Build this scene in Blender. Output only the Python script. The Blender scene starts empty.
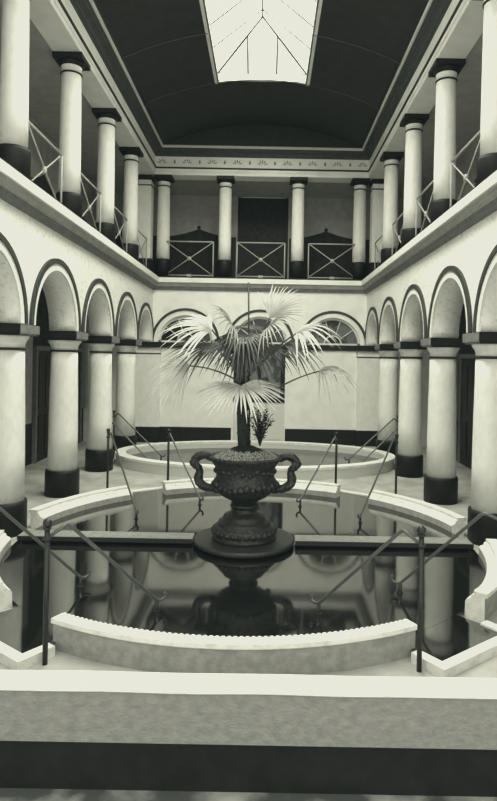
import bpy, bmesh, math, random
from mathutils import Vector, Matrix
random.seed(7)
PI = math.pi
scene = bpy.context.scene
COL = scene.collection
sin, cos = math.sin, math.cos

# ------------------------------------------------------------------ materials
def mat(name, c, rough=.7, c2=None, scale=6., bump=0., bscale=40., detail=6., metal=0., spec=.3, stretch=None, lo=.35, hi=.65):
    m = bpy.data.materials.new(name); m.use_nodes = True
    nt = m.node_tree; b = nt.nodes['Principled BSDF']
    b.inputs['Base Color'].default_value = (*c, 1)
    b.inputs['Roughness'].default_value = rough
    b.inputs['Metallic'].default_value = metal
    b.inputs['Specular IOR Level'].default_value = spec
    tc = nt.nodes.new('ShaderNodeTexCoord')
    src = tc.outputs['Object']
    if stretch:
        mp = nt.nodes.new('ShaderNodeMapping'); mp.inputs['Scale'].default_value = stretch
        nt.links.new(src, mp.inputs['Vector']); src = mp.outputs['Vector']
    if c2:
        n = nt.nodes.new('ShaderNodeTexNoise'); n.inputs['Scale'].default_value = scale; n.inputs['Detail'].default_value = detail
        nt.links.new(src, n.inputs['Vector'])
        r = nt.nodes.new('ShaderNodeValToRGB')
        r.color_ramp.elements[0].position = lo; r.color_ramp.elements[0].color = (*c2, 1)
        r.color_ramp.elements[1].position = hi; r.color_ramp.elements[1].color = (*c, 1)
        nt.links.new(n.outputs['Fac'], r.inputs['Fac']); nt.links.new(r.outputs['Color'], b.inputs['Base Color'])
    if bump:
        n2 = nt.nodes.new('ShaderNodeTexNoise'); n2.inputs['Scale'].default_value = bscale; n2.inputs['Detail'].default_value = 4
        nt.links.new(src, n2.inputs['Vector'])
        bp = nt.nodes.new('ShaderNodeBump'); bp.inputs['Strength'].default_value = bump; bp.inputs['Distance'].default_value = .02
        nt.links.new(n2.outputs['Fac'], bp.inputs['Height']); nt.links.new(bp.outputs['Normal'], b.inputs['Normal'])
    return m

def g(v):   # sepia-green photographic grey
    return (v, v, v*.97) if v > .2 else (v*.92, v, v*.99)
M = {}
M['plaster'] = mat('white_plaster', g(.86), .85, g(.78), 3.2, .12, 60, lo=.30, hi=.55)
M['wall'] = mat('mottled_plaster', g(.84), .9, g(.60), 16., .2, 50, detail=12, lo=.25, hi=.47)
M['shaft'] = mat('column_plaster', g(.86), .75, g(.79), 14., .1, 70, stretch=(1, 1, .5))
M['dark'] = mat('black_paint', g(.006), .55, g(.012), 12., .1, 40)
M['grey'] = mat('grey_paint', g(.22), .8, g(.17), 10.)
M['hood'] = mat('dark_hood', g(.055), .7, g(.04), 9.)  # darker grey for the outer arch ring
M['line'] = mat('dark_line', g(.03), .7)
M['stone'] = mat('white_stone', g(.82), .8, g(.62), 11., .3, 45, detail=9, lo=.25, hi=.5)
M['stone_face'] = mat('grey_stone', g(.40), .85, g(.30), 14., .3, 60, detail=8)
M['cement'] = mat('grey_cement', g(.30), .9, g(.23), 14., .5, 40, detail=12, stretch=(1, 1, 1.5))
M['deck'] = mat('stone_floor', g(.52), .55, g(.33), 2.2, .15, 40, detail=8)
M['recess'] = mat('black_plinth', g(.006), .7, g(.012), 8.)
M['lowfloor'] = mat('worn_floor', g(.50), .5, g(.10), 2.5, .1, 30, detail=8, lo=.42, hi=.62)
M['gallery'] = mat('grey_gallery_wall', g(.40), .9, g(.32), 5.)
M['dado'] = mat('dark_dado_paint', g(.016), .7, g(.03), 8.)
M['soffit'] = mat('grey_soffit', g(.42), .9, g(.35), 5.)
M['aisle'] = mat('shade_toned_wall', g(.07), .9, g(.04), 4.)  # wall colour kept very dark, painting in the gloom of the aisles
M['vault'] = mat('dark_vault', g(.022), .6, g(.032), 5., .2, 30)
M['rib'] = mat('vault_rib', g(.07), .7)
M['cove'] = mat('dark_moulding', g(.05), .6, g(.07), 9.)
M['bead'] = mat('light_moulding', g(.62), .7)
M['iron'] = mat('black_iron', g(.012), .4, spec=.5)
M['steel'] = mat('pale_iron', g(.10), .35, metal=.3, spec=.5)
M['lattice'] = mat('grey_painted_iron', g(.42), .5)
M['bronze'] = mat('bronze', g(.012), .42, g(.03), 22., .9, 26, spec=.5)
M['granite'] = mat('dark_granite', g(.035), .45, g(.015), 40., .2, 60, spec=.5)
M['moss'] = mat('moss_gravel', g(.50), .95, g(.04), 50., 1., 60, detail=4)
M['soil'] = mat('dark_soil', g(.012), .95, g(.03), 40., .8, 50)
M['bark'] = mat('fibrous_bark', g(.02), .95, g(.05), 40., 1., 60)
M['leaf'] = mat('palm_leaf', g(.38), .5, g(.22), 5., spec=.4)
M['leafdark'] = mat('shade_tinted_leaf', g(.06), .5, g(.03), 5., spec=.4)  # same leaf, darkened: crown shade put into the colour
M['leafpale'] = mat('light_tinted_leaf', g(.60), .55, g(.42), 5., spec=.3)  # same leaf, lightened: light on the fronds put into the colour
M['petiole'] = mat('leaf_stalk', g(.05), .6)
M['fern'] = mat('dark_fern', g(.02), .7)
M['door'] = mat('dark_door_paint', g(.008), .55)
M['doorpale'] = mat('pale_panel_paint', g(.66), .7)
M['ornament'] = mat('stencil_grey', g(.22), .8)

def water_mat():
    m = bpy.data.materials.new('pool_water'); m.use_nodes = True; nt = m.node_tree
    b = nt.nodes['Principled BSDF']
    b.inputs['Base Color'].default_value = (*g(.008), 1); b.inputs['Roughness'].default_value = .06
    b.inputs['IOR'].default_value = 2.7
    tc = nt.nodes.new('ShaderNodeTexCoord'); n = nt.nodes.new('ShaderNodeTexNoise')
    n.inputs['Scale'].default_value = 2.7; n.inputs['Detail'].default_value = 2
    bp = nt.nodes.new('ShaderNodeBump'); bp.inputs['Strength'].default_value = .012; bp.inputs['Distance'].default_value = .05
    nt.links.new(tc.outputs['Object'], n.inputs['Vector']); nt.links.new(n.outputs['Fac'], bp.inputs['Height'])
    nt.links.new(bp.outputs['Normal'], b.inputs['Normal'])
    return m
M['water'] = water_mat()

def glass_mat(name, tint, rough, mixf):
    m = bpy.data.materials.new(name); m.use_nodes = True; nt = m.node_tree
    for n in list(nt.nodes): nt.nodes.remove(n)
    o = nt.nodes.new('ShaderNodeOutputMaterial'); mx = nt.nodes.new('ShaderNodeMixShader')
    t = nt.nodes.new('ShaderNodeBsdfTransparent'); t.inputs['Color'].default_value = (*tint, 1)
    gl = nt.nodes.new('ShaderNodeBsdfTranslucent'); gl.inputs['Color'].default_value = (.9, .9, .85, 1)
    mx.inputs['Fac'].default_value = mixf
    nt.links.new(t.outputs[0], mx.inputs[1]); nt.links.new(gl.outputs[0], mx.inputs[2]); nt.links.new(mx.outputs[0], o.inputs[0])
    return m
M['skyglass'] = glass_mat('frosted_roof_glass', (.95, .95, .92), .3, .25)
def pane_mat():
    m = mat('dark_window_glass', g(.012), .08, spec=.6)
    return m
M['pane'] = pane_mat()
M['panepale'] = mat('pale_window_glass', g(.16), .15, g(.015), 3., spec=.5, lo=.45, hi=.55)

# ------------------------------------------------------------------ mesh builder
class MB:
    def __init__(s): s.v = []; s.f = []; s.sm = []
    def add(s, vs, fs, smooth=False):
        o = len(s.v); s.v += [tuple(v) for v in vs]
        for f in fs: s.f.append(tuple(i+o for i in f)); s.sm.append(smooth)
    def box(s, x0, x1, y0, y1, z0, z1):
        s.add([(x0,y0,z0),(x1,y0,z0),(x1,y1,z0),(x0,y1,z0),(x0,y0,z1),(x1,y0,z1),(x1,y1,z1),(x0,y1,z1)],
              [(3,2,1,0),(4,5,6,7),(0,1,5,4),(1,2,6,5),(2,3,7,6),(3,0,4,7)])
        return s
    def lathe(s, prof, n=32, c=(0,0,0), smooth=True, caps=True, sx=1., sy=1.):
        vs = []; m = len(prof)
        for r, z in prof:
            for k in range(n):
                a = 2*PI*k/n; vs.append((c[0]+r*sx*cos(a), c[1]+r*sy*sin(a), c[2]+z))
        fs = []
        for i in range(m-1):
            for k in range(n):
                k2 = (k+1) % n; fs.append((i*n+k, i*n+k2, (i+1)*n+k2, (i+1)*n+k))
        s.add(vs, fs, smooth)
        if caps:
            s.add(vs[:n], [tuple(range(n))[::-1]]); s.add(vs[(m-1)*n:], [tuple(range(n))])
        return s
    def tube(s, pts, r, n=8, smooth=True):
        P = [Vector(p) for p in pts]; R = r if isinstance(r, (list, tuple)) else [r]*len(P)
        vs = []; up = None
        for i, p in enumerate(P):
            d = (P[min(i+1, len(P)-1)] - P[max(i-1, 0)]).normalized()
            if up is None:
                up = Vector((0,0,1)) if abs(d.z) < .9 else Vector((1,0,0))
            a = d.cross(up).normalized(); b = a.cross(d).normalized(); up = b
            for k in range(n):
                t = 2*PI*k/n; vs.append(p + a*R[i]*cos(t) + b*R[i]*sin(t))
        fs = []
        for i in range(len(P)-1):
            for k in range(n):
                k2 = (k+1) % n; fs.append((i*n+k2, i*n+k, (i+1)*n+k, (i+1)*n+k2))
        s.add(vs, fs, smooth)
        s.add(vs[:n], [tuple(range(n))]); s.add(vs[-n:], [tuple(range(n))[::-1]])
        return s
    def sphere(s, c, r, n=12, m=8):
        prof = [(max(1e-4, r*sin(PI*i/m)), -r*cos(PI*i/m)) for i in range(m+1)]
        return s.lathe(prof, n, c)
    def sweep(s, prof, path, closed_prof=True):
        """prof: list of (offset, z); path: list of (pt2d(offset)) functions -> mitred strips"""
        m = len(prof); vs = []
        for fn in path:
            for (o, z) in prof:
                x, y = fn(o); vs.append((x, y, z))
        fs = []
        mm = m if closed_prof else m-1
        for i in range(len(path)-1):
            for k in range(mm):
                k2 = (k+1) % m; fs.append((i*m+k, i*m+k2, (i+1)*m+k2, (i+1)*m+k))
        s.add(vs, fs)
        if closed_prof:
            s.add(vs[:m], [tuple(range(m))[::-1]]); s.add(vs[-m:], [tuple(range(m))])
        return s
    def arcsweep(s, prof, c, a0, a1, n, z0=0, sx=1., sy=1.):
        """prof (radius, z) swept round a vertical axis between two angles, capped"""
        m = len(prof); vs = []
        for i in range(n+1):
            a = a0 + (a1-a0)*i/n
            for (r, z) in prof:
                vs.append((c[0]+cos(a)*(r*sx), c[1]+sin(a)*(r*sy), z+z0))
        fs = []
        for i in range(n):
            for k in range(m):
                k2 = (k+1) % m; fs.append((i*m+k, i*m+k2, (i+1)*m+k2, (i+1)*m+k))
        s.add(vs, fs)
        s.add(vs[:m], [tuple(range(m))[::-1]]); s.add(vs[-m:], [tuple(range(m))])
        return s
    def build(s, name, m, parent=None, loc=None, recalc=True):
        me = bpy.data.meshes.new(name); me.from_pydata(s.v, [], s.f)
        for p, sm in zip(me.polygons, s.sm): p.use_smooth = sm
        bm = bmesh.new(); bm.from_mesh(me)
        bmesh.ops.remove_doubles(bm, verts=bm.verts, dist=1e-5)
        if recalc: bmesh.ops.recalc_face_normals(bm, faces=bm.faces)
        bm.to_mesh(me); bm.free()
        ms = m if isinstance(m, list) else [m]
        for q in ms: me.materials.append(M[q])
        o = bpy.data.objects.new(name, me); COL.objects.link(o)
        if loc: o.location = loc
        if parent: o.parent = parent
        return o

def tag(o, label=None, cat=None, group=None, kind=None):
    if label: o['label'] = label
    if cat: o['category'] = cat
    if group: o['group'] = group
    if kind: o['kind'] = kind
    return o
def empty(name, loc=(0,0,0), rz=0.):
    o = bpy.data.objects.new(name, None); o.empty_display_size = .1; o.location = loc; o.rotation_euler = (0,0,rz)
    COL.objects.link(o); return o
def struct(o):
    o['kind'] = 'structure'; return o
def kids(o): return [c for c in bpy.data.objects if c.parent == o]
def copy_tree(o, parent=None):
    c = o.copy(); COL.objects.link(c); c.parent = parent
    for ch in kids(o): copy_tree(ch, c)
    return c

# ------------------------------------------------------------------ dimensions
FX = 2.9            # arcade face
FY = 16.0           # far wall face
S = 2.163
CY = [5.49, 7.655, 9.82, 11.985, 14.15]      # column rows
YN = 3.33           # near end of the hall
SPR = 2.71          # springing
PC = (0, 7.25)      # round pool centre
WZ = .06            # water level

# ------------------------------------------------------------------ setting: floors
struct(MB().box(-5, 5, 3.87, 18.4, -.25, 0).build('floor', 'deck'))
struct(MB().box(-5, 5, 1.2, 3.87, -.75, -.47).build('floor', 'lowfloor'))

# low parapet wall in front
w = struct(MB().box(-5, 5, 3.715, 3.87, -.11, .215).build('wall_front', 'cement'))
bm_ = MB()
n = 60
prof = [(3.70, .215), (3.695, .222), (3.70, .238), (3.712, .245), (3.86, .247), (3.90, .24), (3.90, .215)]
vs = []
for i in range(n+1):
    x = -5 + 10*i/n
    for (y, z) in prof: vs.append((x, y + .003*sin(x*7.3)*(y < 3.75), z + .002*sin(x*5.1)))
m_ = len(prof)
bm_.add(vs, [(i*m_+k, i*m_+(k+1) % m_, (i+1)*m_+(k+1) % m_, (i+1)*m_+k) for i in range(n) for k in range(m_)])
bm_.build('coping', 'stone', w)
MB().box(-5, 5, 3.80, 3.87, -.47, -.11).build('plinth', 'recess', w)

# ------------------------------------------------------------------ arcade walls
def arch_wall(mb, P, bays, t0, t1, z0, z1, base=None, n=24):
    """P(u,t,z)->point.  bays: list of (u0,u1,uc,r). t0/t1 = front/back thickness"""
    for (u0, u1, uc, r) in bays:
        pts = [(uc - r*cos(PI*i/n), z0 + r*sin(PI*i/n)) for i in range(n+1)]
        for t in (t0, t1):
            vs = []; fs = []
            for (u, z) in pts: vs += [P(u, t, z), P(u, t, z1)]
            for i in range(n): fs.append((2*i, 2*i+2, 2*i+3, 2*i+1))
            mb.add(vs, fs)
            for (a, b) in ((u0, uc-r), (uc+r, u1)):
                if b - a > 1e-4:
                    mb.add([P(a,t,z0), P(b,t,z0), P(b,t,z1), P(a,t,z1)], [(0,1,2,3)])
        vs = []
        for (u, z) in pts: vs += [P(u, t0, z), P(u, t1, z)]
        mb.add(vs, [(2*i, 2*i+1, 2*i+3, 2*i+2) for i in range(n)], True)
        for (a, b) in ((u0, uc-r), (uc+r, u1)):
            if b - a > 1e-4: mb.add([P(a,t0,z0), P(b,t0,z0), P(b,t1,z0), P(a,t1,z0)], [(0,1,2,3)])
        mb.add([P(u0,t0,z1), P(u1,t0,z1), P(u1,t1,z1), P(u0,t1,z1)], [(0,1,2,3)])
    a, b = bays[0][0], bays[-1][1]
    mb.add([P(a,t0,z0), P(a,t1,z0), P(a,t1,z1), P(a,t0,z1)], [(0,1,2,3)])
    mb.add([P(b,t0,z0), P(b,t1,z0), P(b,t1,z1), P(b,t0,z1)], [(0,1,2,3)])

def arch_ring(mb, P, uc, r0, r1, t0, t1, z0, n=28):
    vs = []
    for i in range(n+1):
        a = PI*i/n
        for (r, t) in ((r0,t0),(r1,t0),(r1,t1),(r0,t1)):
            vs.append(P(uc - r*cos(a), t, z0 + r*sin(a)))
    fs = [(i*4+k, i*4+(k+1) % 4, (i+1)*4+(k+1) % 4, (i+1)*4+k) for i in range(n) for k in range(4)]
    mb.add(vs, fs + [(0,1,2,3), (4*n+3, 4*n+2, 4*n+1, 4*n)])

side_bays = [(YN, CY[0], (YN+CY[0])/2, .85)]
for a, b in zip(CY[:-1], CY[1:]): side_bays.append((a, b, (a+b)/2, .85))
side_bays.append((CY[-1], FY, 15.07, .80))
side_walls = {}
for sx, nm in ((-1, 'wall_left'), (1, 'wall_right')):
    P = lambda u, t, z, sx=sx: (sx*(FX+t), u, z)
    mb = MB(); arch_wall(mb, P, side_bays, 0, .43, SPR, 4.12)
    w = struct(mb.build(nm, 'wall')); side_walls[sx] = w
    for (u0, u1, uc, r) in side_bays:
        mb = MB(); arch_ring(mb, P, uc, r+.0, r+.10, -.022, .01, SPR); av = mb.build('archivolt', 'plaster', w)
        mb = MB(); arch_ring(mb, P, uc, r+.10, r+.175, -.04, .01, SPR); mb.build('hood_mould', 'hood', av)

# far wall (lower storey)
PB = lambda u, t, z: (u, FY+t, z)
bays = [(-3.4, -1.0, -2.0, .74), (-1.0, 1.02, .02, .74), (1.02, 3.4, 2.0, .74)]
mb = MB(); arch_wall(mb, PB, bays, 0, .35, SPR, 4.12)
mb.box(-5, -.68, FY, FY+.35, 0, SPR); mb.box(.72, 5, FY, FY+.35, 0, SPR)
mb.box(-.68, .72, FY, FY+.35, 2.58, SPR)
mb.box(-5, -3.4, FY, FY+.35, SPR, 4.12); mb.box(3.4, 5, FY, FY+.35, SPR, 4.12)
wb = struct(mb.build('wall_back', 'plaster'))
for (u0, u1, uc, r) in bays:
    mb = MB(); arch_ring(mb, PB, uc, r, r+.12, -.022, .01, SPR); av = mb.build('archivolt', 'plaster', wb)
    mb = MB(); arch_ring(mb, PB, uc, r+.12, r+.19, -.04, .01, SPR); mb.build('hood_mould', 'hood', av)
struct(MB().box(-2.70, 2.70, FY-.045, FY+.02, 2.56, SPR).build('trim_1', 'dark'))
struct(MB().box(-2.66, -.72, FY-.02, FY+.02, 0, .42).build('baseboard_back', 'dark'))
struct(MB().box(.74, 2.66, FY-.02, FY+.02, 0, .42).build('baseboard_back', 'dark'))

# corner responds of the arcade at the far wall
for sx, k in ((-1, 2), (1, 3)):
    x0, x1 = sorted((sx*2.66, sx*3.36))
    t = struct(MB().box(x0, x1, FY-.10, FY+.02, .42, 2.56).build('trim_%d' % k, 'shaft'))
    MB().box(x0-.015, x1+.015, FY-.12, FY+.02, 0, .42).build('plinth', 'dark', t)
    MB().box(x0-.01, x1+.01, FY-.11, FY+.02, 2.38, 2.41).build('neck_ring', 'line', t)
    MB().box(x0-.06, x1+.06, FY-.17, FY+.02, 2.56, SPR).build('impost', 'dark', t)

# fan-light windows
def fanlight(num, uc, pale):
    f = MB(); arch_ring(f, PB, uc, .68, .745, .05, .14, SPR)
    f.box(uc-.74, uc+.74, FY+.05, FY+.14, SPR, SPR+.05)
    arch_ring(f, PB, uc, .215, .25, .07, .12, SPR+.02)
    for a in (36, 72, 108, 144):
        a = math.radians(a); ca, sa = cos(a), sin(a)
        p = [(uc+ca*.24, FY+.095, SPR+.02+sa*.24), (uc+ca*.70, FY+.095, SPR+.02+sa*.70)]
        f.tube(p, .016, 6)
    w = struct(f.build('window_%d' % num, 'bead'))
    n = 24
    vs = [(uc - .72*cos(PI*i/n), FY+.11, SPR+.02+.72*sin(PI*i/n)) for i in range(n+1)]
    mb = MB(); mb.add(vs, [tuple(range(n+1))]); mb.build('pane', 'panepale' if pale else 'pane', w)
fanlight(1, -2.0, False); fanlight(2, .02, False); fanlight(3, 2.0, True)

# central door: dark glazed leaves over pale panels
d = MB(); d.box(-.68, -.56, FY+.02, FY+.16, 1.12, 2.58); d.box(.60, .72, FY+.02, FY+.16, 1.12, 2.58)
d.box(-.56, .60, FY+.02, FY+.16, 2.46, 2.58); d.box(-.56, .60, FY+.02, FY+.16, 1.12, 1.24)
d.box(-.03, .07, FY+.02, FY+.16, 1.24, 2.46)
dd = struct(d.build('door_1', 'door'))
pn = MB(); pn.box(-.56, .60, FY+.09, FY+.11, 1.24, 2.46); pn.build('pane', 'panepale', dd)  # pale blotches in the pane colour stand for a reflection in the glazing
pl = MB(); pl.box(-.68, .72, FY+.05, FY+.15, 0, 1.12)
pl.box(-.60, -.03, FY+.035, FY+.06, .12, 1.02); pl.box(.07, .64, FY+.035, FY+.06, .12, 1.02)
pl.build('lower_panel', 'doorpale', dd)
struct(MB().box(-5, 5, FY+.40, FY+.5, 0, 4.1).build('wall_rear_service', 'aisle'))

# aisle outer walls with cabin doors
dn = 2
for sx, nm in ((-1, 'wall_left_aisle'), (1, 'wall_right_aisle')):
    x0, x1 = sorted((sx*4.75, sx*5.0))
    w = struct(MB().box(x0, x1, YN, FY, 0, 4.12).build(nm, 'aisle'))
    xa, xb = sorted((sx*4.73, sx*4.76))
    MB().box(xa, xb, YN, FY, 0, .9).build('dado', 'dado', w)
    for a, b in zip([YN]+CY, CY+[FY]):
        uc = (a+b)/2
        xa, xb = sorted((sx*4.66, sx*4.76))
        f = MB().box(xa, xb, uc-.56, uc-.46, 0, 2.5).box(xa, xb, uc+.46, uc+.56, 0, 2.5).box(xa, xb, uc-.46, uc+.46, 2.4, 2.5)
        do = struct(f.build('door_%d' % dn, 'grey')); dn += 1
        xa, xb = sorted((sx*4.69, sx*4.74))
        lf = MB().box(xa, xb, uc-.46, uc+.46, 0, 2.4)
        xa, xb = sorted((sx*4.675, sx*4.70))
        for z0, z1 in ((.2, 1.0), (1.15, 2.25)): lf.box(xa, xb, uc-.36, uc-.04, z0, z1).box(xa, xb, uc+.04, uc+.36, z0, z1)
        lf.build('door_leaf', 'door', do)
        # gray pilaster strip between cabins, opposite each column
        xa, xb = sorted((sx*4.62, sx*4.76))
        MB().box(xa, xb, b-.2, b+.2 if b < FY else FY, .9, 3.4).build('pilaster', 'gallery', w)
    xa, xb = sorted((sx*3.33, sx*5.0))
    struct(MB().box(xa, xb, YN, FY, 4.0, 4.12).build('ceiling_aisle', 'soffit'))

# ------------------------------------------------------------------ gallery floor + cornice
def path(y0):
    return [lambda o: (-(FX-o), y0), lambda o: (-(FX-o), FY-o), lambda o: (FX-o, FY-o), lambda o: (FX-o, y0)]
def ring(name, prof, m, parent=None, y0=YN):
    return MB().sweep(prof, path(y0)).build(name, m, parent)
t = struct(ring('trim_4', [(-.05,4.12),(.03,4.12),(.035,4.15),(.06,4.17),(.07,4.20),(.075,4.22),(-.05,4.22)], 'grey'))  # grey here paints in the shade on the downward-facing moulding
ring('upper_moulding', [(-.05,4.222),(.10,4.222),(.105,4.25),(.13,4.265),(.135,4.30),(.16,4.315),(-.05,4.315)], 'soffit', t)  # mid grey, again shade painted into the moulding
ring('fascia', [(-.05,4.317),(.19,4.317),(.195,4.425),(.19,4.44),(-.05,4.44)], 'plaster', t)
ring('shadow_line', [(-.05,4.441),(.16,4.441),(.16,4.478),(-.05,4.478)], 'line', t)
for sx, nm in ((-1, 'left'), (1, 'right')):
    xa, xb = sorted((sx*2.93, sx*5.0))
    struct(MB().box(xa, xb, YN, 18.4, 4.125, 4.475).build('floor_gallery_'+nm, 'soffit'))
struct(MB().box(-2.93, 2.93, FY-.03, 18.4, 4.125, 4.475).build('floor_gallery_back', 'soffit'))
GZ = 4.475

# gallery walls with ogee-topped dark dado
def dado(mb, P, u0, u1, z0, zs, zp, n=20):
    uc = (u0+u1)/2; h = (u1-u0)/2
    top = []
    for i in range(n+1):
        q = -1 + 2*i/n; a = abs(q)
        z = zs + (zp-zs)*max(0, 1-a)**1.8 + .05*max(0, a-.75)*4*.3
        top.append((uc+q*h, z))
    vs = []
    for (u, z) in top: vs += [P(u, z0), P(u, z)]
    mb.add(vs, [(2*i, 2*i+2, 2*i+3, 2*i+1) for i in range(n)])
for sx, nm in ((-1, 'wall_left_gallery'), (1, 'wall_right_gallery')):
    x0, x1 = sorted((sx*4.8, sx*5.0))
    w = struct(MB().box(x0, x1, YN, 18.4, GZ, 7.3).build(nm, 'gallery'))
    mb = MB(); Pd = lambda u, z, sx=sx: (sx*4.79, u, z)
    for a, b in zip([YN]+CY, CY+[16.2]):
        dado(mb, Pd, a, b, GZ, 5.98, 6.30); mb.sphere((sx*4.79, (a+b)/2, 6.34), .05)
    mb.build('dado', 'dado', w)
yb = 18.2
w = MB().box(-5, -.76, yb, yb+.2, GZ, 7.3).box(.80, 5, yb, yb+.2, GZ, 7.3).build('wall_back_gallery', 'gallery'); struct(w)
mb = MB(); Pd = lambda u, z: (u, yb-.012, z)
for a, b in ((-5, -3.1), (-3.1, -.80), (.84, 3.1), (3.1, 5)):
    dado(mb, Pd, a, b, GZ, 6.02, 6.27); mb.sphere(((a+b)/2, yb-.012, 6.31), .055)
mb.build('dado', 'dado', w)
do = struct(MB().box(-.76, -.68, yb, yb+.15, GZ, 7.28).box(.72, .80, yb, yb+.15, GZ, 7.28).build('door_20', 'door'))
MB().box(-.68, .72, yb+.06, yb+.12, GZ, 7.28).build('door_leaf', 'dado', do)  # dark sheet across the doorway, coloured as the unlit opening behind
for sx, nm in ((-1, 'left'), (1, 'right')):
    xa, xb = sorted((sx*3.32, sx*5.0))
    struct(MB().box(xa, xb, YN, 18.4, 7.30, 7.42).build('ceiling_gallery_'+nm, 'soffit'))
struct(MB().box(-3.32, 3.32, FY+.42, 18.4, 7.30, 7.42).build('ceiling_gallery_back', 'soffit'))

# ------------------------------------------------------------------ entablature
t = struct(ring('trim_5', [(-.45,7.25),(0,7.25),(0,7.335),(.015,7.34),(.015,7.415),(-.45,7.415)], 'plaster'))
ring('shadow_line', [(-.45,7.416),(.035,7.416),(.04,7.455),(-.45,7.455)], 'line', t)
fr = ring('frieze', [(-.45,7.456),(0,7.456),(0,7.745),(-.45,7.745)], 'plaster', t)
ring('cove', [(-.45,7.746),(.02,7.746),(.03,7.775),(.05,7.78),(.07,7.83),(.13,7.87),(.16,7.875),(.17,7.90),(.21,7.915),(-.45,7.915)], 'cove', t)
ring('bead', [(-.45,7.916),(.235,7.916),(.25,7.935),(.25,7.965),(.235,7.985),(-.45,7.985)], 'bead', t)
orn = MB()
nx = 17
for i in range(nx):
    x = -2.72 + 5.44*i/(nx-1)
    y = FY-.006
    if i % 2 == 0:
        for a in (-70, -35, 0, 35, 70):
            a = math.radians(a); L = .12
            dx, dz = sin(a), cos(a); px, pz = cos(a), -sin(a); b0 = (x+dx*.03, 7.55+dz*.03)
            orn.add([(b0[0], y, b0[1]), (b0[0]+dx*L*.6+px*.018, y, b0[1]+dz*L*.6+pz*.018), (b0[0]+dx*L, y, b0[1]+dz*L), (b0[0]+dx*L*.6-px*.018, y, b0[1]+dz*L*.6-pz*.018)], [(0,1,2,3)])
    else:
        orn.add([(x-.035,y,7.60),(x,y,7.54),(x+.035,y,7.60),(x,y,7.68)], [(0,1,2,3)])
orn.build('palmette_ornament', 'ornament', fr)

# ------------------------------------------------------------------ vault + skylight
VH, VZ, RISE = 2.66, 7.96, .60
VR = (VH*VH + RISE*RISE)/(2*RISE)
def vz(x): return VZ + math.sqrt(VR*VR - x*x) - (VR - RISE)
VEND, VNEAR, OX, OY = 15.76, YN, .97, 13.2
mb = MB()
def vstrip(xs, y0, y1):
    vs = []
    for x in xs: vs += [(x, y0, vz(x)), (x, y1, vz(x))]
    mb.add(vs, [(2*i, 2*i+1, 2*i+3, 2*i+2) for i in range(len(xs)-1)], True)
L = lambda a, b, n: [a+(b-a)*i/n for i in range(n+1)]
vstrip(L(-VH, -OX, 14), VNEAR, VEND); vstrip(L(OX, VH, 14), VNEAR, VEND)
vstrip(L(-OX, OX, 14), OY, VEND)
xs = L(-VH, VH, 40)
vs = []
for x in xs: vs += [(x, VEND, VZ), (x, VEND, vz(x)+.0001)]
mb.add(vs, [(2*i, 2*i+1, 2*i+3, 2*i+2) for i in range(40)])
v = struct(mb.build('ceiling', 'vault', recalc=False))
for yr in (OY+.02, 11.2, 9.2, 7.2):
    for (a, b) in ((-VH, -OX), (OX, VH)) if yr < OY else ((-VH, VH),):
        MB().tube([(x, yr, vz(x)-.006) for x in L(a, b, 24)], .012, 6).build('rib', 'rib', v)
for sx in (-1, 1):
    MB().tube([(sx*OX, OY, vz(OX)-.004), (sx*OX, VNEAR, vz(OX)-.004)], .012, 6).build('rib', 'bead', v)

# lantern: hipped glass roof over the opening
EZ, RZ, HY, HW = 8.68, 9.50, 12.35, 1.0
cb = struct(MB().box(-HW-.06, -HW, VNEAR, OY+.06, vz(OX)-.02, EZ).box(HW, HW+.06, VNEAR, OY+.06, vz(OX)-.02, EZ).box(-HW, HW, OY+.02, OY+.06, vz(0)-.02, EZ).build('trim_6', 'plaster'))
gl = MB()
gl.add([(-HW,VNEAR,EZ),(-HW,OY,EZ),(0,HY,RZ),(0,VNEAR,RZ)], [(0,1,2,3)])
gl.add([(HW,VNEAR,EZ),(HW,OY,EZ),(0,HY,RZ),(0,VNEAR,RZ)], [(0,1,2,3)])
gl.add([(-HW,OY,EZ),(HW,OY,EZ),(0,HY,RZ)], [(0,1,2)])
sk = struct(gl.build('window_4', 'skyglass'))
b = .011
MB().tube([(0,VNEAR,RZ-.02),(0,HY,RZ-.02)], .022, 6).build('ridge_bar', 'iron', sk)
for sx in (-1, 1): MB().tube([(0,HY,RZ-.02),(sx*HW,OY-.01,EZ)], .026, 6).build('hip_rafter', 'iron', sk)
MB().tube([(-HW,OY-.02,EZ),(HW,OY-.02,EZ)], .012, 6).build('eaves_bar', 'grey', sk)
for x in (-.32, .32):
    f = 1-abs(x)/HW
    MB().tube([(x,OY-.01,EZ),(x, OY+(HY-OY)*f, EZ+(RZ-EZ)*f-.01)], .020, 6).build('glazing_bar', 'iron', sk)
for y in (12.1, 11.3, 10.5, 9.7, 8.9, 8.1, 7.3, 6.5, 5.7, 4.9):
    for sx in (-1, 1):
        MB().tube([(0,y,RZ-.02),(sx*HW,y,EZ)], .016, 6).build('rafter', 'iron', sk)

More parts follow.
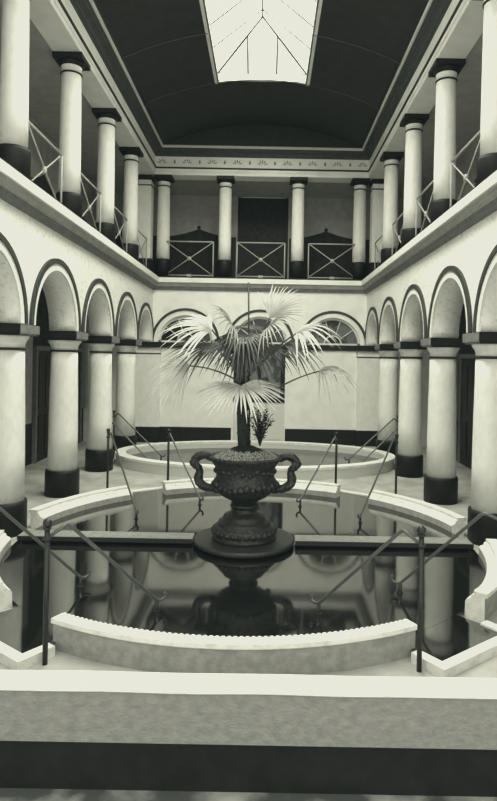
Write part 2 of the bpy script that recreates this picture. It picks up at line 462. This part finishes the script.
# ------------------------------------------------------------------ columns
def square(mb, c, hx, hy, z0, z1): return mb.box(c[0]-hx, c[0]+hx, c[1]-hy, c[1]+hy, z0, z1)
def lower_column():
    r = empty('arcade_column')
    MB().lathe([(.275,0),(.275,.38),(.27,.42),(.242,.425)], 36).build('base', 'dark', r)
    MB().lathe([(.238,.425),(.235,1.0),(.228,1.6),(.218,2.1),(.212,2.37)], 36).build('shaft', 'shaft', r)
    MB().lathe([(.216,2.372),(.228,2.378),(.228,2.398),(.216,2.404)], 36).build('neck_ring', 'line', r)
    MB().lathe([(.213,2.405),(.215,2.45),(.23,2.49),(.255,2.52),(.265,2.545),(.265,2.56)], 36).build('capital', 'shaft', r)
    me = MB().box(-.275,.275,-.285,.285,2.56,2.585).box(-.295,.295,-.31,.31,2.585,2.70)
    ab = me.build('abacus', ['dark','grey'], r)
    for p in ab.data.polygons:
        if abs(p.normal.x) > .9: p.material_index = 1  # room-side faces coloured lighter, painting in the light they catch
    return r
def upper_column():
    r = empty('gallery_column')
    MB().lathe([(.215,0),(.215,.46),(.21,.5),(.182,.505)], 32).build('base', 'dark', r)
    MB().lathe([(.178,.505),(.176,1.0),(.170,1.7),(.162,2.48)], 32).build('shaft', 'shaft', r)
    MB().lathe([(.166,2.482),(.178,2.488),(.178,2.506),(.166,2.512)], 32).build('neck_ring', 'line', r)
    cp = MB().lathe([(.164,2.513),(.166,2.60),(.172,2.61)], 32).build('necking', 'shaft', r)
    MB().lathe([(.173,2.611),(.19,2.62),(.215,2.66),(.222,2.685)], 32).build('echinus', 'dark', r)
    MB().box(-.24,.24,-.24,.24,2.685,2.77).build('abacus', 'dark', r)
    return r
side_word = {-1: 'left', 1: 'right'}
first = None
rank = ['beside the camera, out past the picture edge', 'standing at the edge of the round pool, cut by the photo edge',
        'second from the photo edge, full length in view', 'third from the photo edge, beside the far oval basin',
        'fourth from the photo edge, nearest the far wall']
for sx in (-1, 1):
    for k, y in enumerate(CY):
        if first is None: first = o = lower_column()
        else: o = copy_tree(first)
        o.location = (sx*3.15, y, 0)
        tag(o, 'white round arcade column with black base, %s row, %s' % (side_word[sx], rank[k]), 'column', 'lower arcade columns')
first = None
rank = ['beyond the picture edge', 'nearest the camera and cut by the photo edge', 'second from the photo edge', 'third from the photo edge',
        'fourth from the photo edge, next to the corner']
for sx in (-1, 1):
    for k, y in enumerate(CY):
        if first is None: first = o = upper_column()
        else: o = copy_tree(first)
        o.location = (sx*3.12, y, GZ+.005)
        tag(o, 'white upper gallery column with dark base, %s gallery, %s' % (side_word[sx], rank[k]), 'column', 'gallery columns')
for x, lab in ((-1.0, 'far gallery, left of the dark central doorway'), (1.0, 'far gallery, right of the dark central doorway')):
    o = copy_tree(first); o.location = (x, 16.22, GZ+.005)
    tag(o, 'white upper gallery column with dark base, %s' % lab, 'column', 'gallery columns')
# corner piers of the gallery: square pier with an engaged round column
for sx in (-1, 1):
    r = empty('corner_pier', (sx*3.19, 16.22, GZ+.005))
    MB().box(-.2,.2,-.2,.2,0,.5).build('base', 'dark', r)
    MB().box(-.18,.18,-.18,.18,.5,2.48).build('shaft', 'shaft', r)
    MB().box(-.19,.19,-.19,.19,2.48,2.51).build('neck_ring', 'line', r)
    MB().box(-.175,.175,-.175,.175,2.51,2.64).build('necking', 'shaft', r)
    MB().box(-.21,.21,-.21,.21,2.64,2.77).build('abacus', 'dark', r)
    tag(r, 'square white gallery pier in the far %s upper corner' % side_word[sx], 'pier')
    o = copy_tree(first); o.location = (sx*2.69, 16.22, GZ+.005)
    tag(o, 'white upper gallery column with dark base, close against the far %s corner pier' % side_word[sx], 'column', 'gallery columns')

# ------------------------------------------------------------------ gallery railings
def railing(L):
    r = empty('gallery_railing')
    H0, H1 = .07, .99; h = L/2
    for s in (-1, 1): MB().tube([(s*h,0,0),(s*h,0,H1)], .017, 8).build('post', 'lattice', r)
    MB().tube([(-h,0,H1),(h,0,H1)], .018, 8).build('top_rail', 'lattice', r)
    MB().tube([(-h,0,H0),(h,0,H0)], .014, 8).build('bottom_rail', 'lattice', r)
    for s in (-1, 1): MB().tube([(-h*s,.0+.008*s,H0),(h*s,.008*s,H1)], .012, 8).build('diagonal_bar', 'lattice', r)
    rs = MB().lathe([(.01,-.03),(.055,-.02),(.055,.02),(.01,.03)], 14)
    rs.v = [(x, z, y+(H0+H1)/2) for (x, y, z) in rs.v]
    rs.build('rosette', 'lattice', r)
    MB().box(-.06,.06,-.02,.02,0,H0+.03).build('foot_block', 'lattice', r)
    return r
far = railing(1.30)
for i, (x, lab) in enumerate(((-1.95, 'left bay of the far gallery'), (0, 'middle bay of the far gallery, before the dark doorway'), (1.95, 'right bay of the far gallery'))):
    o = far if i == 0 else copy_tree(far)
    o.location = (x, 16.1, GZ+.002)
    tag(o, 'pale iron X-braced railing, %s' % lab, 'railing', 'gallery railings')
sr = None
rk = ['nearest the photo edge', 'second from the photo edge', 'third from the photo edge', 'last one, next to the far corner']
for sx in (-1, 1):
    for k, y in enumerate(CY[1:]):
        if sr is None: sr = o = railing(1.40)
        else: o = copy_tree(sr)
        o.location = (sx*3.07, y+.94 if k < 3 else y+.98, GZ+.002); o.rotation_euler = (0,0,PI/2)
        tag(o, 'pale iron X-braced railing of the %s gallery, %s' % (side_word[sx], rk[k]), 'railing', 'gallery railings')

# ------------------------------------------------------------------ round pool
def ang(deg_from_near, sx=1):   # degrees away from the near axis (-Y), turning to +X
    return -PI/2 + sx*math.radians(deg_from_near)
C3 = (PC[0], PC[1], 0)
curb_prof = [(2.955,0),(2.955,.205),(2.975,.21),(2.98,.218),(2.975,.25),(2.86,.25),(2.855,.215),(2.835,.21),(2.82,.175),(2.79,.165),(2.775,.14),(2.77,0)]
def curb(a0, a1, label, n=36):
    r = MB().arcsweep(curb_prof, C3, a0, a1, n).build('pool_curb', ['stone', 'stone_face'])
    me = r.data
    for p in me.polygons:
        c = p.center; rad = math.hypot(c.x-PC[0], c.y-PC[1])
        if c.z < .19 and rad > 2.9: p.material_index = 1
        if c.z < .14 and rad < 2.776: p.material_index = 1  # inner upright face coloured greyer to paint in its shade
    tag(r, label, 'pool curb', 'pool curb segments')
    d = MB(); k = int(abs(a1-a0)*2.86/.045)
    for i in range(k):
        a = a0 + (a1-a0)*(i+.5)/k; da = .012/2.86
        ps = []
        for rr in (2.850, 2.868):
            for aa in (a-da, a+da): ps.append((cos(aa)*rr+PC[0], sin(aa)*rr+PC[1]))
        vs = [(p[0],p[1],z) for z in (.226,.2525) for p in ps]
        d.add(vs, [(0,1,3,2),(4,6,7,5),(0,4,5,1),(1,5,7,3),(3,7,6,2),(2,6,4,0)])
    o = d.build('dentil_course', 'stone', r); o['kind'] = 'stuff'
    return r
curb(ang(-29), ang(29), 'white curved pool curb nearest the camera, grey outer face, in front of the urn', 60)
curb(ang(180-30), ang(180+30), 'white curved pool curb behind the urn, between the far handrails', 60)
curb(ang(48.5), ang(84), 'white curved pool curb at the right edge, in front of the near right column')
curb(ang(48.5, -1), ang(84, -1), 'white curved pool curb at the left edge, in front of the near left column')
curb(ang(102), ang(138), 'white curved pool curb on the far right side, behind the dark plank')
curb(ang(102, -1), ang(138, -1), 'white curved pool curb on the far left side, behind the dark plank')

# water of the round pool with its four stair notches
notch = []
wm = MB(); n = 96
wm.add([(PC[0]+2.768*cos(2*PI*i/n), PC[1]+2.768*sin(2*PI*i/n), WZ) for i in range(n)], [tuple(range(n))])
def notch_pts(c_ang):
    u = Vector((cos(c_ang), sin(c_ang), 0)); v = Vector((-sin(c_ang), cos(c_ang), 0)); c = Vector((PC[0], PC[1], 0))
    return u, v, c
corners = {('near','right'): ang(36.5), ('near','left'): ang(36.5,-1), ('far','right'): ang(144.5), ('far','left'): ang(144.5,-1)}
for (fn, sd), a in corners.items():
    u, v, c = notch_pts(a)
    p = [c+u*2.60-v*.40, c+u*3.22-v*.46, c+u*3.22+v*.46, c+u*2.60+v*.40]
    wm.add([(q.x,q.y,WZ-.001) for q in p], [(0,1,2,3)])
    bd = MB()
    def bar(p0, p1, w0, h):
        dd = (p1-p0).normalized(); nn = Vector((-dd.y, dd.x, 0))*w0/2
        vs = [(q.x,q.y,z) for z in (0,h) for q in (p0-nn, p1-nn, p1+nn, p0+nn)]
        bd.add(vs, [(3,2,1,0),(4,5,6,7),(0,1,5,4),(1,2,6,5),(2,3,7,6),(3,0,4,7)])
    bar(c+u*3.25-v*.50, c+u*3.25+v*.50, .09, .078)
    bar(c+u*2.985-v*.455, c+u*3.205-v*.455, .09, .078)
    bar(c+u*2.985+v*.455, c+u*3.205+v*.455, .09, .078)
    o = bd.build('step_border', 'stone')
    tag(o, 'low white stone border around the %s %s stair notch of the round pool' % (fn, sd), 'stone border', 'stair notch borders')
tag(wm.build('pool_water', 'water', recalc=False), 'dark still water of the round pool reflecting the urn', 'water', None, 'stuff')

# dark plank / partition across the pool
r = empty('plank_bridge', (0, 7.22, 0))
r.location = (0,0,0)
bpy.data.objects.remove(r)
for xa, xb, sd in ((-2.74, -.64, 'left'), (.60, 2.74, 'right')):
    r = empty('plank_bridge', ((xa+xb)/2, 7.22, 0)); h = (xb-xa)/2
    MB().box(-h, h, -.13, .12, .105, .138).build('plank_top', 'cement', r)
    MB().box(-h, h, -.145, -.131, .09, .14).build('edge_strip', 'iron', r)
    MB().box(-h+.04, h-.04, -.08, .08, .0, .104).build('support_wall', 'recess', r)  # black colour stands for the shadow and reflection under the plank
    tag(r, 'grey plank with dark front edge crossing the pool from the urn to the %s side' % sd, 'plank', 'pool planks')

# ------------------------------------------------------------------ oval basin behind
BC = (0, 13.05, 0); A_, B_ = 3.05, 1.84
n = 120
def oval(prof):
    m = len(prof); mb = MB(); vs = []
    for i in range(n):
        a = 2*PI*i/n
        for (o, z) in prof: vs.append((BC[0]+(A_+o)*cos(a), BC[1]+(B_+o)*sin(a), z))
    mb.add(vs, [(i*m+k, i*m+(k+1) % m, ((i+1) % n)*m+(k+1) % m, ((i+1) % n)*m+k) for i in range(n) for k in range(m)])
    return mb
r = empty('oval_basin', (0,0,0))
oval([(0,0),(0,.19),(-.2,.19),(-.2,0)]).build('basin_wall', 'bead', r)
oval([(.015,.19),(.02,.24),(-.21,.24),(-.205,.19)]).build('rim', 'stone', r)
tag(r, 'oval white-rimmed stone basin at the back of the hall', 'basin')
mb = MB(); mb.add([(BC[0]+(A_-.19)*cos(2*PI*i/n), BC[1]+(B_-.19)*sin(2*PI*i/n), .085) for i in range(n)], [tuple(range(n))])
tag(mb.build('pool_water', 'water', recalc=False), 'still water inside the oval basin at the back', 'water', None, 'stuff')

# ------------------------------------------------------------------ handrails
def handrail(P, K, E, label, post_h=1.01, zk=1.02, ze=.155):
    """P post foot (x,y), K knee, E lower end"""
    r = empty('pool_handrail', (P[0], P[1], 0))
    p = Vector((0,0,0)); k = Vector((K[0]-P[0], K[1]-P[1], 0)); e = Vector((E[0]-P[0], E[1]-P[1], 0))
    mb = MB().tube([(0,0,.0),(0,0,post_h)], .020, 12).lathe([(.034,post_h-.075),(.034,post_h-.055)], 12)
    po = mb.build('post', 'iron', r)
    f = MB().lathe([(.012,post_h),(.03,post_h+.006),(.03,post_h+.016),(.012,post_h+.022)], 12).sphere((0,0,post_h+.05), .034)
    f.build('finial', 'iron', po)
    zj = post_h-.065
    d = (e-k); dn = d.normalized()
    K3 = Vector((k.x,k.y,zk)); E3 = Vector((e.x,e.y,ze))
    sl = (E3-K3).normalized()
    pts = [Vector((0,0,zj)), Vector((k.x*.75,k.y*.75,zk-.012)), Vector((k.x*.92,k.y*.92,zk)), K3+sl*.03, K3+sl*.08]
    pts += [K3.lerp(E3, q) for q in (.3,.6,.9)]
    pts += [E3-Vector((0,0,0)), E3+dn*.05+Vector((0,0,-.012)), E3+dn*.09+Vector((0,0,.0)), E3+dn*.105+Vector((0,0,.03)), E3+dn*.085+Vector((0,0,.045))]
    MB().tube(pts, .0145, 10).build('rail', 'steel', r)
    MB().tube([(e.x,e.y,ze),(e.x,e.y,.0)], .017, 10).lathe([(.03,WZ+.0),(.03,WZ+.012)], 10, (e.x,e.y,0)).build('foot_post', 'iron', r)
    tag(r, label, 'handrail', 'pool handrails')
for sx in (-1, 1):
    s = side_word[sx]
    handrail((sx*1.405,4.43),(sx*1.29,4.56),(sx*.72,5.25), 'handrail with tall black ball-topped post beside the near pool curb, %s end' % s)
    handrail((sx*2.32,4.98),(sx*2.12,5.12),(sx*1.56,5.76), 'sloping iron handrail entering the near water from outside the %s photo edge' % s)
    handrail((sx*1.43,10.05),(sx*1.40,9.98),(sx*.77,9.06), 'iron handrail behind the round pool, just %s of the urn' % s)
    handrail((sx*2.44,9.98),(sx*2.38,9.92),(sx*1.56,8.22), 'long iron handrail sloping into the far %s side of the round pool' % s)
    handrail((sx*3.2,13.30),(sx*3.1,13.28),(sx*2.05,12.87), 'thin iron handrail entering the oval basin from the %s, rear one of its pair' % s)
    handrail((sx*3.1,12.50),(sx*3.0,12.45),(sx*2.15,12.15), 'thin iron handrail entering the oval basin from the %s, front one of its pair' % s, post_h=.92, zk=.9)

# ------------------------------------------------------------------ urn on its round slab
UX, UY = -.02, 7.2
sl = MB().lathe([(.55,.0),(.55,.075),(.60,.082),(.612,.095),(.612,.125),(.600,.135),(.58,.138)], 56, (UX,UY,0)).build('round_slab', 'granite')
tag(sl, 'round dark stone slab in the middle of the pool, under the urn', 'slab')
Z0 = .138
u = empty('urn', (UX, UY, Z0))
body = [(.13,.385),(.15,.43),(.165,.455),(.20,.475),(.27,.51),(.335,.56),(.375,.62),(.388,.66),(.385,.70),(.362,.73),(.352,.76),(.356,.82),(.372,.87),(.40,.915),(.425,.95),(.438,.97),(.44,.985),(.432,1.0),(.405,1.0),(.385,.985),(.36,.95)]
b = MB().lathe(body, 64, caps=False)
# relief of leaves and figures around the belly
rr = random.Random(3)
for k in range(34):
    a = 2*PI*k/34; z = .58 + .10*rr.random(); rad = .345 + (z-.56)*.32
    b.sphere((rad*cos(a), rad*sin(a), z), .034+.014*rr.random(), 8, 6)
for k in range(26):
    a = 2*PI*(k+.3)/26; z = .80 + .06*rr.random()
    b.sphere((.350*cos(a), .350*sin(a), z), .028+.012*rr.random(), 8, 6)
for k in range(40):
    a = 2*PI*k/40; b.sphere((.437*cos(a), .437*sin(a), .978), .020, 6, 5)
bo = b.build('bowl', 'bronze', u)
st = MB().lathe([(.385,0),(.39,.02),(.39,.035),(.378,.05),(.385,.075),(.385,.12),(.37,.145),(.33,.155),(.322,.165),(.325,.185),(.312,.21),(.27,.222),(.255,.235),(.262,.26),(.245,.285),(.19,.30),(.158,.32),(.145,.345),(.150,.375),(.175,.385),(.18,.40),(.165,.415),(.14,.43)], 56)
for k in range(30):
    a = 2*PI*k/30; st.sphere((.372*cos(a), .372*sin(a), .10), .034, 8, 6)
st.build('foot', 'bronze', u)
for s in (-1, 1):
    def q(x, z, y=0): return (s*x, y, z)
    h = MB()
    p1 = [q(.40,.955),q(.46,.995),q(.53,1.005),q(.59,.985),q(.625,.945),q(.632,.90),q(.60,.86),q(.565,.84),q(.555,.79),q(.57,.73),q(.56,.67),q(.52,.625),q(.46,.60),q(.40,.595),q(.34,.575)]
    h.tube(p1, [.032,.038,.040,.040,.042,.048,.048,.046,.048,.055,.057,.056,.052,.048,.04], 12)
    p2 = [q(.42,.93,.03),q(.50,.965,.05),q(.57,.945,.04),q(.60,.90,-.03),q(.575,.85,-.045),q(.545,.80,.0),q(.585,.76,.045),q(.60,.71,.02),q(.575,.655,-.04),q(.50,.615,-.04),q(.42,.60,.02)]
    h.tube(p2, [.02,.024,.026,.03,.03,.03,.032,.032,.032,.03,.026], 10)
    h.sphere(q(.635,.90), .05, 10, 8)
    h.build('handle', 'bronze', u)
tag(u, 'dark bronze two-handled urn planter on the round slab in the pool', 'urn')

# planting bed in the urn
def noise_dome(R, H, z0, hole, seed, jit):
    rn = random.Random(seed); mb = MB(); n, m = 60, 14; vs = []
    for i in range(m+1):
        q = i/m; rad = R*(1-q) + hole*q
        for k in range(n):
            a = 2*PI*k/n
            vs.append((rad*cos(a)+rn.uniform(-jit,jit), rad*sin(a)+rn.uniform(-jit,jit), z0+H*sin(q*PI/2)+rn.uniform(-jit,jit)*(1 if i else 0)))
    mb.add(vs, [(i*n+k, i*n+(k+1) % n, (i+1)*n+(k+1) % n, (i+1)*n+k) for i in range(m) for k in range(n)])
    return mb
mo = noise_dome(.385, .085, .985, .15, 5, .010).build('moss_bed', 'moss'); mo.location = (UX, UY, Z0)
tag(mo, 'grey granular moss filling the top of the bronze urn', 'moss', None, 'stuff')
so = noise_dome(.235, .075, 1.045, .01, 9, .009).build('soil_mound', 'soil'); so.location = (UX, UY, Z0)
tag(so, 'dark soil mound around the foot of the palm in the urn', 'soil', None, 'stuff')

# ------------------------------------------------------------------ palm
def W(px, py, Y):     # a point measured in the photograph, at depth Y (roll removed)
    a = .01833; rx, ry = px-267, py-358
    x = rx*cos(a) + ry*sin(a); y = -rx*sin(a) + ry*cos(a)
    return Vector((.22 + x*Y/590, Y, 2.33 - y*Y/590))
pb = W(244, 438, UY); 
palm = empty('fan_palm', pb)
def loc(v): return tuple(v-pb)
top = W(243, 384, UY)
tr = MB(); pts = [Vector((pb.x, UY, 1.17)), W(243,425,UY), W(242,408,UY), top]
tr.tube([loc(p) for p in pts], [.070,.074,.062,.04], 14)
rn = random.Random(11)
for k in range(90):
    q = rn.random(); c = pts[0].lerp(pts[3], q); a = rn.uniform(0, 2*PI); rad = .05
    p0 = c + Vector((cos(a)*rad, sin(a)*rad, 0)); p1 = p0 + Vector((cos(a)*.035, sin(a)*.035, .07+.05*rn.random()))
    tr.tube([loc(p0), loc(p1)], [.014,.004], 5)
tr.build('trunk', 'bark', palm)
def frond(hub, d, nrm, R, spread, nl, droop, m='leaf', origin=None, wid=.030, seed=0, bow=.0):
    rn = random.Random(seed); d = d.normalized(); sd = d.cross(nrm).normalized(); nn = sd.cross(d).normalized()
    origin = origin or top
    mid = (origin+hub)/2 + Vector((0,0,bow if bow else (hub-origin).length*.12))
    pet = []
    for i in range(9):
        t = i/8; pet.append(loc(origin*(1-t)**2 + mid*2*t*(1-t) + hub*t*t))
    f = MB().tube(pet, [.011]*5+[.009]*4, 6).build('frond', 'petiole', palm)
    mb = MB()
    for k in range(nl):
        a = math.radians(spread)*(2*(k+.5)/nl-1) + rn.uniform(-.03,.03)
        v = d*cos(a) + sd*sin(a); L_ = R*(.80+.25*cos(a*.7))*rn.uniform(.88,1.08)
        side = v.cross(nn).normalized(); w = wid*rn.uniform(.8,1.15); dr = droop*rn.uniform(.7,1.3)
        vs = []; ns = 7
        for i in range(ns+1):
            t = i/ns
            c = hub + v*L_*t + Vector((0,0,-1))*dr*L_*max(0,t-.25)**1.8 + nn*.02*sin(t*PI)
            ww = w*(.25+1.5*t) if t < .5 else w*max(.04, 1.0*(1-(t-.5)/.5)**.7)
            ww = min(ww, w)
            fold = nn*ww*.35
            vs += [loc(c-side*ww/2+fold), loc(c), loc(c+side*ww/2+fold)]
        fs = []
        for i in range(ns):
            fs += [(3*i,3*i+1,3*i+4,3*i+3),(3*i+1,3*i+2,3*i+5,3*i+4)]
        mb.add(vs, fs, True)
    mb.build('leaf_fan', m, f, recalc=False)
V = Vector
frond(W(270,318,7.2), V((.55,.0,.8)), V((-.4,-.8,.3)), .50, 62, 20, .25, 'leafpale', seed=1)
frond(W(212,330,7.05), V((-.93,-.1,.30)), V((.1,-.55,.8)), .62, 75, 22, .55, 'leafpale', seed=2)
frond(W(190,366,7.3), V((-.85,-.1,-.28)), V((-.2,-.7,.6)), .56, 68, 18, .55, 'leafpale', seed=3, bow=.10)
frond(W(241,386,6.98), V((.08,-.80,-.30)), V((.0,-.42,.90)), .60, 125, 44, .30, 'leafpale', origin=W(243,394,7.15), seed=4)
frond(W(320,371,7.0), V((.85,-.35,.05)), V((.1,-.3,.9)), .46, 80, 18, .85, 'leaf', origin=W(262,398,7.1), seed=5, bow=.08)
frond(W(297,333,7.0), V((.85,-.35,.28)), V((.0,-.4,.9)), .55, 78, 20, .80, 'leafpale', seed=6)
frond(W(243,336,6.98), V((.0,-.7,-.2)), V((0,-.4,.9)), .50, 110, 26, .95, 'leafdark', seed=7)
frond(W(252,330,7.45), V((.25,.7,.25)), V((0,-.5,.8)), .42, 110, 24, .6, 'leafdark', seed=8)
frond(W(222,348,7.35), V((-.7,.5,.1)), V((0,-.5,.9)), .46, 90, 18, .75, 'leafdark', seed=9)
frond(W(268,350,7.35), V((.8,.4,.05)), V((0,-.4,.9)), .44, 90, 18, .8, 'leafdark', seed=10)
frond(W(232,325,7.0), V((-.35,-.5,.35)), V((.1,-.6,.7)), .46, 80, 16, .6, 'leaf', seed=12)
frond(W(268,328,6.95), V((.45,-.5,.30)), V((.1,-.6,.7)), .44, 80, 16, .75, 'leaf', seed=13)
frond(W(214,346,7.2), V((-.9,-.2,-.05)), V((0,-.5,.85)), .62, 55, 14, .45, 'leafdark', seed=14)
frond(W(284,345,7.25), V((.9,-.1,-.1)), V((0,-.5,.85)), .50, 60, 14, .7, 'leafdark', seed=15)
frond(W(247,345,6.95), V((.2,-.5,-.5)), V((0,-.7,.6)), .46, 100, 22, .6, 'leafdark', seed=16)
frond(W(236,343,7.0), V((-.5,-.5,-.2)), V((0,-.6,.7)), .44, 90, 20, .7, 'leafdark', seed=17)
tag(palm, 'fan palm with spreading drooping fronds growing from the bronze urn', 'palm')

stk = MB().tube([(UX+.045, UY+.03, 1.2), W(248.5,282,UY+.03)], .010, 8).build('plant_stake', 'iron')
tag(stk, 'thin tall dark stake rising through the palm crown', 'stake')

# small dark fern beside the trunk
fb = W(260, 441, UY-.02); fern = empty('small_fern', fb)
rn = random.Random(21)
stm = MB(); lv = MB()
for k in range(26):
    a = rn.uniform(0, 2*PI); ln = rn.uniform(.18,.44); out = rn.uniform(.05,.19)
    p = [V((0,0,-.06)), V((cos(a)*out*.4, sin(a)*out*.4, ln*.5)), V((cos(a)*out, sin(a)*out, ln))]
    stm.tube(p, [.007,.005,.003], 5)
    for i in range(16):
        t = .2+.8*i/15; c = p[0].lerp(p[1], t*2) if t < .5 else p[1].lerp(p[2], t*2-1)
        b2 = rn.uniform(0, 2*PI); dr = V((cos(b2), sin(b2), rn.uniform(.0,.9))).normalized(); s_ = dr.cross(V((rn.random(),rn.random(),1))).normalized()*.010
        L_ = rn.uniform(.04,.08)
        lv.add([c, c+dr*L_*.5+s_, c+dr*L_, c+dr*L_*.5-s_], [(0,1,2,3)])
stm.build('stem', 'petiole', fern); lv.build('foliage', 'fern', fern, recalc=False)
tag(fern, 'small dark bushy plant beside the palm trunk in the urn', 'plant')

# ------------------------------------------------------------------ world, light, camera
wd = bpy.data.worlds.new('overcast_sky'); scene.world = wd; wd.use_nodes = True
bg = wd.node_tree.nodes['Background']; bg.inputs['Color'].default_value = (1.0, 1.0, .97, 1); bg.inputs['Strength'].default_value = 1.75
def area(name, locn, rot, sx, sy, power, col=(1,1,.97)):
    l = bpy.data.lights.new(name, 'AREA'); l.shape = 'RECTANGLE'; l.size = sx; l.size_y = sy; l.energy = power; l.color = col
    o = bpy.data.objects.new(name, l); o.location = locn; o.rotation_euler = rot; COL.objects.link(o); return o
area('daylight_over_skylight', (0, 8.2, 10.4), (0,0,0), 4.0, 10.0, 3300)

cam = bpy.data.cameras.new('camera'); co = bpy.data.objects.new('camera', cam); COL.objects.link(co)
co.location = (.22, 0, 2.33); co.rotation_euler = (PI/2, -.01833, 0)
cam.sensor_fit = 'HORIZONTAL'; cam.sensor_width = 36; cam.lens = 36*590/497
cam.shift_x = -18.5/497; cam.shift_y = -42.5/497
cam.clip_end = 200
scene.camera = co
scene.view_settings.view_transform = 'Standard'
scene.view_settings.look = 'None'
# printed photograph tone: warm paper white, green-black ink
scene.view_settings.use_curve_mapping = True
cm = scene.view_settings.curve_mapping; cm.extend = 'HORIZONTAL'
for ch, (lo, hi) in enumerate(((.0038, .80), (.0062, .81), (.0062, .70))):
    cv = cm.curves[ch]
    cv.points[0].location = (0, lo); cv.points[1].location = (1, hi)
cm.update()
